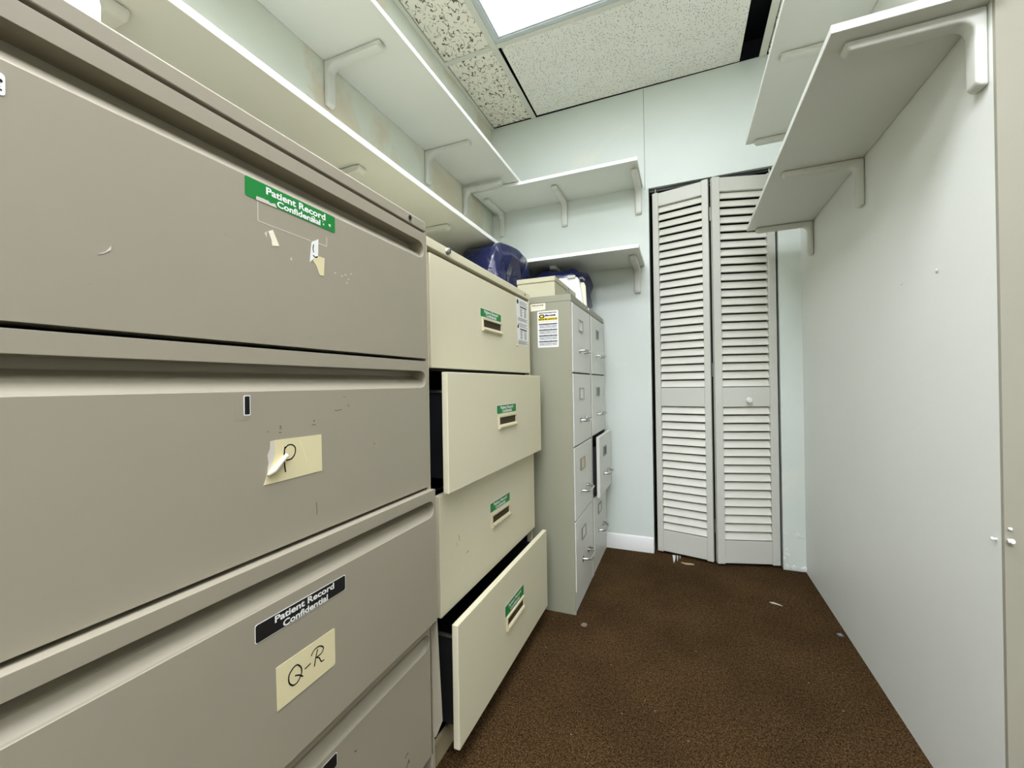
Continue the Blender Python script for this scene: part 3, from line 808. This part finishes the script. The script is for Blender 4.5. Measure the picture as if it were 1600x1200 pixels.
b = MB(); b.tube([(BX+0.001, 1.468, 1.100), (BX+0.006, 1.468, 1.100), (BX+0.0075, 1.468, 1.100)], [0.005, 0.005, 0.002], M_ivory, 12)
sub(b.build('stick_on_bumper', smooth=True), bd1)
marks(bd3, -0.5678, (([(0.985, 0.545), (0.990, 0.535), (0.987, 0.528)], 0.003), ([(1.030, 0.480), (1.040, 0.482)], 0.004), ([(0.975, 0.528), (0.978, 0.518)], 0.002)), M_edge_beige)


# ------------------------------------------------------------------ two vertical four-drawer cabinets
VX = -0.420
def d_handle():
    mb = MB()
    w = 0.055; pr = 0.034
    path = [(0.0, -w, 0), (pr*0.55, -w, 0.0), (pr*0.9, -w*0.86, 0), (pr, -w*0.55, 0), (pr, 0, 0), (pr, w*0.55, 0), (pr*0.9, w*0.86, 0), (pr*0.55, w, 0), (0.0, w, 0)]
    mb.tube(path, 0.0050, M_chrome, 10)
    for s_ in (-1, 1): mb.box(0, 0.003, s_*w-0.012, s_*w+0.012, -0.011, 0.011, M_chrome)
    return mb
def latch():
    mb = MB(); mb.box(0, 0.012, -0.010, 0.010, -0.005, 0.005, M_chrome); mb.box(0.012, 0.016, -0.008, 0.008, -0.007, 0.004, M_chrome)
    return mb
def vertical(y0, y1, label, card, open3):
    c = empty('filing_cabinet', (-0.755, (y0+y1)/2, 0), label, 'filing cabinet', 'vertical putty filing cabinets by the back wall')
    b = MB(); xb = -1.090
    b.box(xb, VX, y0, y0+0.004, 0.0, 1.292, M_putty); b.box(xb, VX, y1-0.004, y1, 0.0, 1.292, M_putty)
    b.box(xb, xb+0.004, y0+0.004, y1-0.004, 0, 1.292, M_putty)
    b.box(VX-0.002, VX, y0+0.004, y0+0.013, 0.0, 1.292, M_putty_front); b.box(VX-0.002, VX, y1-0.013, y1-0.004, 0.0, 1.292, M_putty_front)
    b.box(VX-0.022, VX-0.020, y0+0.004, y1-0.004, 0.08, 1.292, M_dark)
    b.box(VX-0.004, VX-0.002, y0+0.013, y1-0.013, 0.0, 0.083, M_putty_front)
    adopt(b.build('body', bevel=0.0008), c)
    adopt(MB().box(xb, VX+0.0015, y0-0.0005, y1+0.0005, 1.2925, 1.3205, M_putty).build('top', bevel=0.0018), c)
    lk_ = MB().tube([(VX, y1-0.045, 1.306), (VX+0.007, y1-0.045, 1.306)], 0.0075, M_chrome, 16).box(VX+0.0071, VX+0.0074, y1-0.046, y1-0.044, 1.302, 1.310, M_black)
    adopt(lk_.build('lock', smooth=True), c)
    adopt(MB().tube([(VX+0.0015, y0+0.19, 1.306), (VX+0.0030, y0+0.19, 1.306)], 0.004, M_steel, 12).build('plug', smooth=True), c)
    zs = [(0.998, 1.288), (0.688, 0.992), (0.380, 0.682), (0.086, 0.374)]
    for i, (z0, z1) in enumerate(zs):
        dx = open3 if i == 2 else 0.003
        x = VX+dx; ya, yb_ = y0+0.0145, y1-0.0145
        d = adopt(MB().box(x-0.016, x, ya, yb_, z0, z1, M_putty_front).build('drawer', bevel=0.0022), c)
        if dx > 0.01:
            t = MB().box(x-0.3, x-0.0165, ya+0.014, ya+0.016, z0+0.02, z1-0.05, M_tray).box(x-0.3, x-0.0165, yb_-0.016, yb_-0.014, z0+0.02, z1-0.05, M_tray).box(x-0.3, x-0.0165, ya+0.014, yb_-0.014, z0+0.016, z0+0.02, M_tray)
            sub(t.build('tray'), d)
        hy = y0+0.188
        hz = z0+(z1-z0)*0.33
        h = d_handle().build('handle', smooth=True, angle=50); sub(h, d); h.location = (x, hy, hz)
        l_ = latch().build('thumb_latch', bevel=0.001); sub(l_, d); l_.location = (x, hy-0.078 if False else hy+0.082, hz)
        yc, zc = y0+0.158, z0+(z1-z0)*0.715
        hb = MB(); w, hh, t_ = 0.040, 0.026, 0.005
        for q in ((yc-w, yc+w, zc+hh-t_, zc+hh), (yc-w, yc+w, zc-hh, zc-hh+t_), (yc-w, yc-w+t_, zc-hh+t_, zc+hh-t_), (yc+w-t_, yc+w, zc-hh+t_, zc+hh-t_)):
            hb.box(x, x+0.004, *q, M_steel)
        hb.box(x+0.0002, x+0.0012, yc-w+t_, yc+w-t_, zc-hh+t_, zc+hh-t_, card[i])
        sub(hb.build('card_holder', bevel=0.0006), d)
    return c
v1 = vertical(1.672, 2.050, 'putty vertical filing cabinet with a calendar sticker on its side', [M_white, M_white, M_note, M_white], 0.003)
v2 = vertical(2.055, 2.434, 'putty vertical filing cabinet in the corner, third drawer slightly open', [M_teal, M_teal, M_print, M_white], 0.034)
# calendar magnet and small card on the exposed side
def ony(y, pts): return [(a, y, c) for a, c in pts]
b = MB(); y = 1.6718
b.prism(ony(y, rrect(-0.5645, -0.4735, 1.104, 1.257, 0.004)), (0, -0.0005, 0), M_white); y -= 0.0006
def bar(x0, x1, z0, z1, m_): b.box(x0, x1, y-0.0002, y, z0, z1, m_)
# headline: bold unreadable lettering
rn = random.Random(11)
xx = -0.558
while xx < -0.482:
    w = rn.uniform(0.002, 0.0045); bar(xx, min(xx+w, -0.480), 1.2465+rn.uniform(-.001, .001), 1.2515, M_black); xx += w+0.0012
b.prism(ony(y, [(-0.545+0.013*math.cos(t*math.pi/8), 1.2355+0.0085*math.sin(t*math.pi/8)) for t in range(16)]), (0, -0.0002, 0), M_black)
b.prism(ony(y-0.0002, [(-0.545+0.0075*math.cos(t*math.pi/8), 1.2355+0.0045*math.sin(t*math.pi/8)) for t in range(16)]), (0, -0.0002, 0), M_yellow)
xx = -0.530
while xx < -0.486:
    w = rn.uniform(0.003, 0.006); bar(xx, min(xx+w, -0.484), 1.234, 1.2400+rn.uniform(-.001, .002), M_black); xx += w+0.0010
bar(-0.560, -0.478, 1.2165, 1.2285, M_yellow); y -= 0.0003
xx = -0.559
while xx < -0.482:
    w = rn.uniform(0.002, 0.005); bar(xx, min(xx+w, -0.479), 1.2190, 1.2260+rn.uniform(-.0015, .001), M_black); xx += w+0.0022
for i in range(9): bar(-0.558+0.009*i, -0.5525+0.009*i, 1.2110, 1.2128, M_print)
for rw in range(4):
    zt = 1.204-0.0243*rw
    bar(-0.5585, -0.4785, zt-0.0042, zt, M_blackl)
    for cc in range(3):
        for ln in range(4):
            bar(-0.556+0.027*cc, -0.5335+0.027*cc, zt-0.0085-0.0034*ln, zt-0.0070-0.0034*ln, M_print)
for cc in (1, 2): bar(-0.5585+0.0267*cc, -0.5573+0.0267*cc, 1.110, 1.204, M_print)
o = adopt(b.build('calendar_sticker'), v1); o['label'] = 'white sticker calendar with yellow heading'
b = MB(); y = 1.6718
b.prism(ony(y, [(-0.594, 1.2595), (-0.5285, 1.2635), (-0.5285, 1.2905), (-0.595, 1.2905)]), (0, -0.0006, 0), M_note_back); y -= 0.0007
xx = -0.588
while xx < -0.540:
    w = rn.uniform(0.002, 0.005); bar(xx, xx+w, 1.2800, 1.2865+rn.uniform(-.002, 0), M_scuff); xx += w+0.0015
bar(-0.582, -0.538, 1.2725, 1.2735, M_print)
o = adopt(b.build('small_card'), v1); o['label'] = 'small white printed card'

# ------------------------------------------------------------------ things on the cabinets
box = empty('metal_box', (-0.574, 1.87, 1.3205), 'beige metal file box with a latch, on the calendar-marked cabinet', 'box')
bx0, bx1, by0, by1 = -0.664, -0.490, 1.688, 2.060
M_box = metal_paint('box_enamel', srgb(192, 190, 160), srgb(184, 181, 150), 0.4)
adopt(MB().box(bx0+0.002, bx1-0.002, by0+0.002, by1-0.002, 1.3208, 1.3835, M_box).build('body', bevel=0.003), box)
adopt(MB().box(bx0, bx1, by0, by1, 1.3845, 1.4060, M_box).build('lid', bevel=0.003), box)
b = MB().box(bx1, bx1+0.003, 1.880, 1.906, 1.362, 1.402, M_steel).box(bx1+0.003, bx1+0.007, 1.885, 1.901, 1.368, 1.376, M_chrome).box(bx1+0.003, bx1+0.006, 1.885, 1.901, 1.392, 1.397, M_chrome)
adopt(b.build('latch', bevel=0.0008), box)
b = MB().tube([(bx1-0.001, 1.955, 1.350), (bx1+0.012, 1.955, 1.352), (bx1+0.012, 2.025, 1.352), (bx1-0.001, 2.025, 1.350)], 0.0025, M_steel, 8)
adopt(b.build('handle', smooth=True), box)

bind = empty('file_binder', (-0.54, 2.11, 1.3205), 'white file binder with metal clips standing behind the beige metal box', 'binder')
b = MB()
rot = Matrix.Rotation(0, 3, 'X')
b.prism([(-0.645, 2.078, 1.3208), (-0.452, 2.078, 1.3208), (-0.466, 2.078, 1.400), (-0.480, 2.078, 1.484), (-0.492, 2.078, 1.492), (-0.655, 2.078, 1.492)], (0, 0.030, 0), M_white)
adopt(b.build('cover', bevel=0.002), bind)
b = MB().prism([(-0.640, 2.109, 1.3208), (-0.446, 2.109, 1.3208), (-0.452, 2.109, 1.450), (-0.460, 2.109, 1.468), (-0.645, 2.109, 1.475)], (0, 0.012, 0), M_note_back)
adopt(b.build('papers', bevel=0.001), bind)
b = MB().box(-0.535, -0.495, 2.070, 2.084, 1.486, 1.500, M_steel).tube([(-0.475, 2.068, 1.480), (-0.462, 2.085, 1.486), (-0.458, 2.112, 1.480)], 0.005, M_chrome, 8)
adopt(b.build('metal_clip', bevel=0.0), bind)

def bag(name, c, rad, seed, label, clamp, sub_=3):
    bm = bmesh.new(); bmesh.ops.create_icosphere(bm, subdivisions=sub_, radius=1.0)
    for vv in bm.verts:
        p = vv.co.copy()
        # boxy super-ellipsoid
        q = Vector([math.copysign(abs(t)**0.72, t) for t in p])
        # broad planes broken by creases
        s1 = 1-abs(noise.noise(Vector((p.x*1.5+seed, p.y*1.3, p.z*1.6)))*2)
        h_ = noise.noise_vector(Vector((p.x*3.1, p.y*3.1+seed, p.z*3.1)))
        k = 0.84+0.18*s1+0.10*h_.x
        q = q + h_*0.06
        w = Vector((q.x*rad[0]*k, q.y*rad[1]*k, q.z*rad[2]*k))
        w += Vector(c)
        vv.co = clamp(w)
    for vv in bm.verts: vv.co = clamp(vv.co)
    bmesh.ops.dissolve_limit(bm, angle_limit=math.radians(13), verts=bm.verts, edges=bm.edges)
    bmesh.ops.triangulate(bm, faces=bm.faces)
    me = bpy.data.meshes.new(name); bm.to_mesh(me); bm.free()
    me.materials.append(M_bag)
    me.transform(Matrix.Translation(-Vector((c[0], c[1], 1.321))))
    for p in me.polygons: p.use_smooth = True
    o = bpy.data.objects.new(name, me); COL.objects.link(o); o.location = (c[0], c[1], 1.321)
    md = o.modifiers.new('soft', 'BEVEL'); md.width = 0.006; md.segments = 2; md.limit_method = 'ANGLE'; md.angle_limit = math.radians(8)
    tag(o, label, 'bag')
    return o
def cl1(w):
    w = w.copy(); w.z = max(w.z, 1.3215)
    if w.x < -0.772: w.z = min(w.z, 1.596)
    w.x = min(max(w.x, -1.10), -0.690); w.y = min(max(w.y, 1.640), 2.075)
    w.z = min(w.z, 1.612)
    return w
def cl2(w):
    w = w.copy(); w.z = max(w.z, 1.3215); w.z = min(w.z, 1.583 if w.x > -0.70 else 1.575)
    w.y = min(max(w.y, 2.128), 2.422)
    return w
bag('plastic_bag', (-0.850, 1.855, 1.455), (0.165, 0.225, 0.185), 2.3, 'crumpled navy plastic bag poking up past the left shelf edge', cl1)
bag('plastic_bag', (-0.640, 2.290, 1.440), (0.185, 0.165, 0.155), 9.1, 'navy plastic bag on the corner cabinet under the back shelf', cl2)

# ------------------------------------------------------------------ small things on floor and walls
def blob(name, pts, z, th, mat):
    return MB().prism([(a, c, z) for a, c in pts], (0, 0, th), mat).build(name)
o = blob('paper_scrap', [(0.330, 2.060), (0.346, 2.063), (0.366, 2.051), (0.374, 2.042), (0.352, 2.050), (0.338, 2.053)], 0.001, 0.002, M_tape)
tag(o, 'thin white scrap on the carpet near the right wall', 'paper scrap')
o = blob('lint_ball', [(-0.372+0.012*math.cos(t*0.7)*(1+0.2*math.sin(3*t)), 1.614+0.014*math.sin(t*0.7)) for t in range(9)], 0.0005, 0.003, new_mat('lint', srgb(120, 108, 92), 0.9, 0.1))
tag(o, 'grey lint tuft on the carpet in front of the calendar-marked cabinet', 'lint')
b = MB()
for x0, w, ln in ((-0.066, 0.016, 0.105), (-0.044, 0.007, 0.075), (-0.030, 0.005, 0.040)):
    b.prism([(x0, 2.440, 0.001), (x0+w, 2.438, 0.001), (x0+w*0.9, 2.438-ln*0.6, 0.001), (x0+w*0.55, 2.438-ln, 0.001), (x0+w*0.3, 2.438-ln*0.5, 0.001)], (0, 0, 0.002), M_trim)
o = b.build('paint_drips'); tag(o, 'white paint drips on the carpet under the left door panel', 'paint drips')
o = blob('wood_splinter', [(-0.022, 2.352), (0.000, 2.348), (0.030, 2.352), (0.042, 2.345), (0.020, 2.340), (0.004, 2.336), (-0.010, 2.342)], 0.001, 0.004, new_mat('splinter', srgb(190, 168, 132), 0.8, 0.2))
tag(o, 'tan splinter on the carpet below the fold of the louvred door', 'splinter')
o = blob('paper_scrap', [(0.517, 1.889), (0.530, 1.895), (0.536, 1.880), (0.522, 1.876)], 0.001, 0.003, M_print)
tag(o, 'small grey scrap against the foot of the right wall', 'paper scrap')
# nail heads on the right wall and its corner
def nail(x, y, z, d, label, rad=0.006, ln=0.010):
    b = MB(); P0 = Vector((x, y, z)); D = Vector(d)
    b.tube([P0, P0+D*ln*0.6, P0+D*ln*0.7, P0+D*ln], [rad*0.5, rad*0.5, rad, rad*0.6], M_trim, 12)
    tag(b.build('wall_nail', smooth=True), label, 'nail')
nail(XR, 1.0855, 0.640, (-1, 0, 0), 'white painted nail on the right wall beside its corner', 0.004, 0.009)
nail(0.5565, YW-0.008, 0.646, (0, -1, 0), 'white painted nail low on the corner trim, the large one', 0.0055, 0.012)
nail(0.5575, YW-0.008, 0.668, (0, -1, 0), 'small white painted nail just above the large one on the corner trim', 0.003, 0.006)
nail(XR, 1.268, 1.200, (-1, 0, 0), 'painted-over anchor high on the right wall', 0.005, 0.003)
nail(XR, 1.438, 1.206, (-1, 0, 0), 'small painted anchor on the right wall nearer the door', 0.004, 0.002)
b = MB().box(0.5880, 0.5955, YW-0.0115, YW-0.0082, 1.362, 1.394, M_steel)
tag(b.build('latch_plate', bevel=0.001), 'small metal latch plate on the corner trim at the right', 'latch plate')
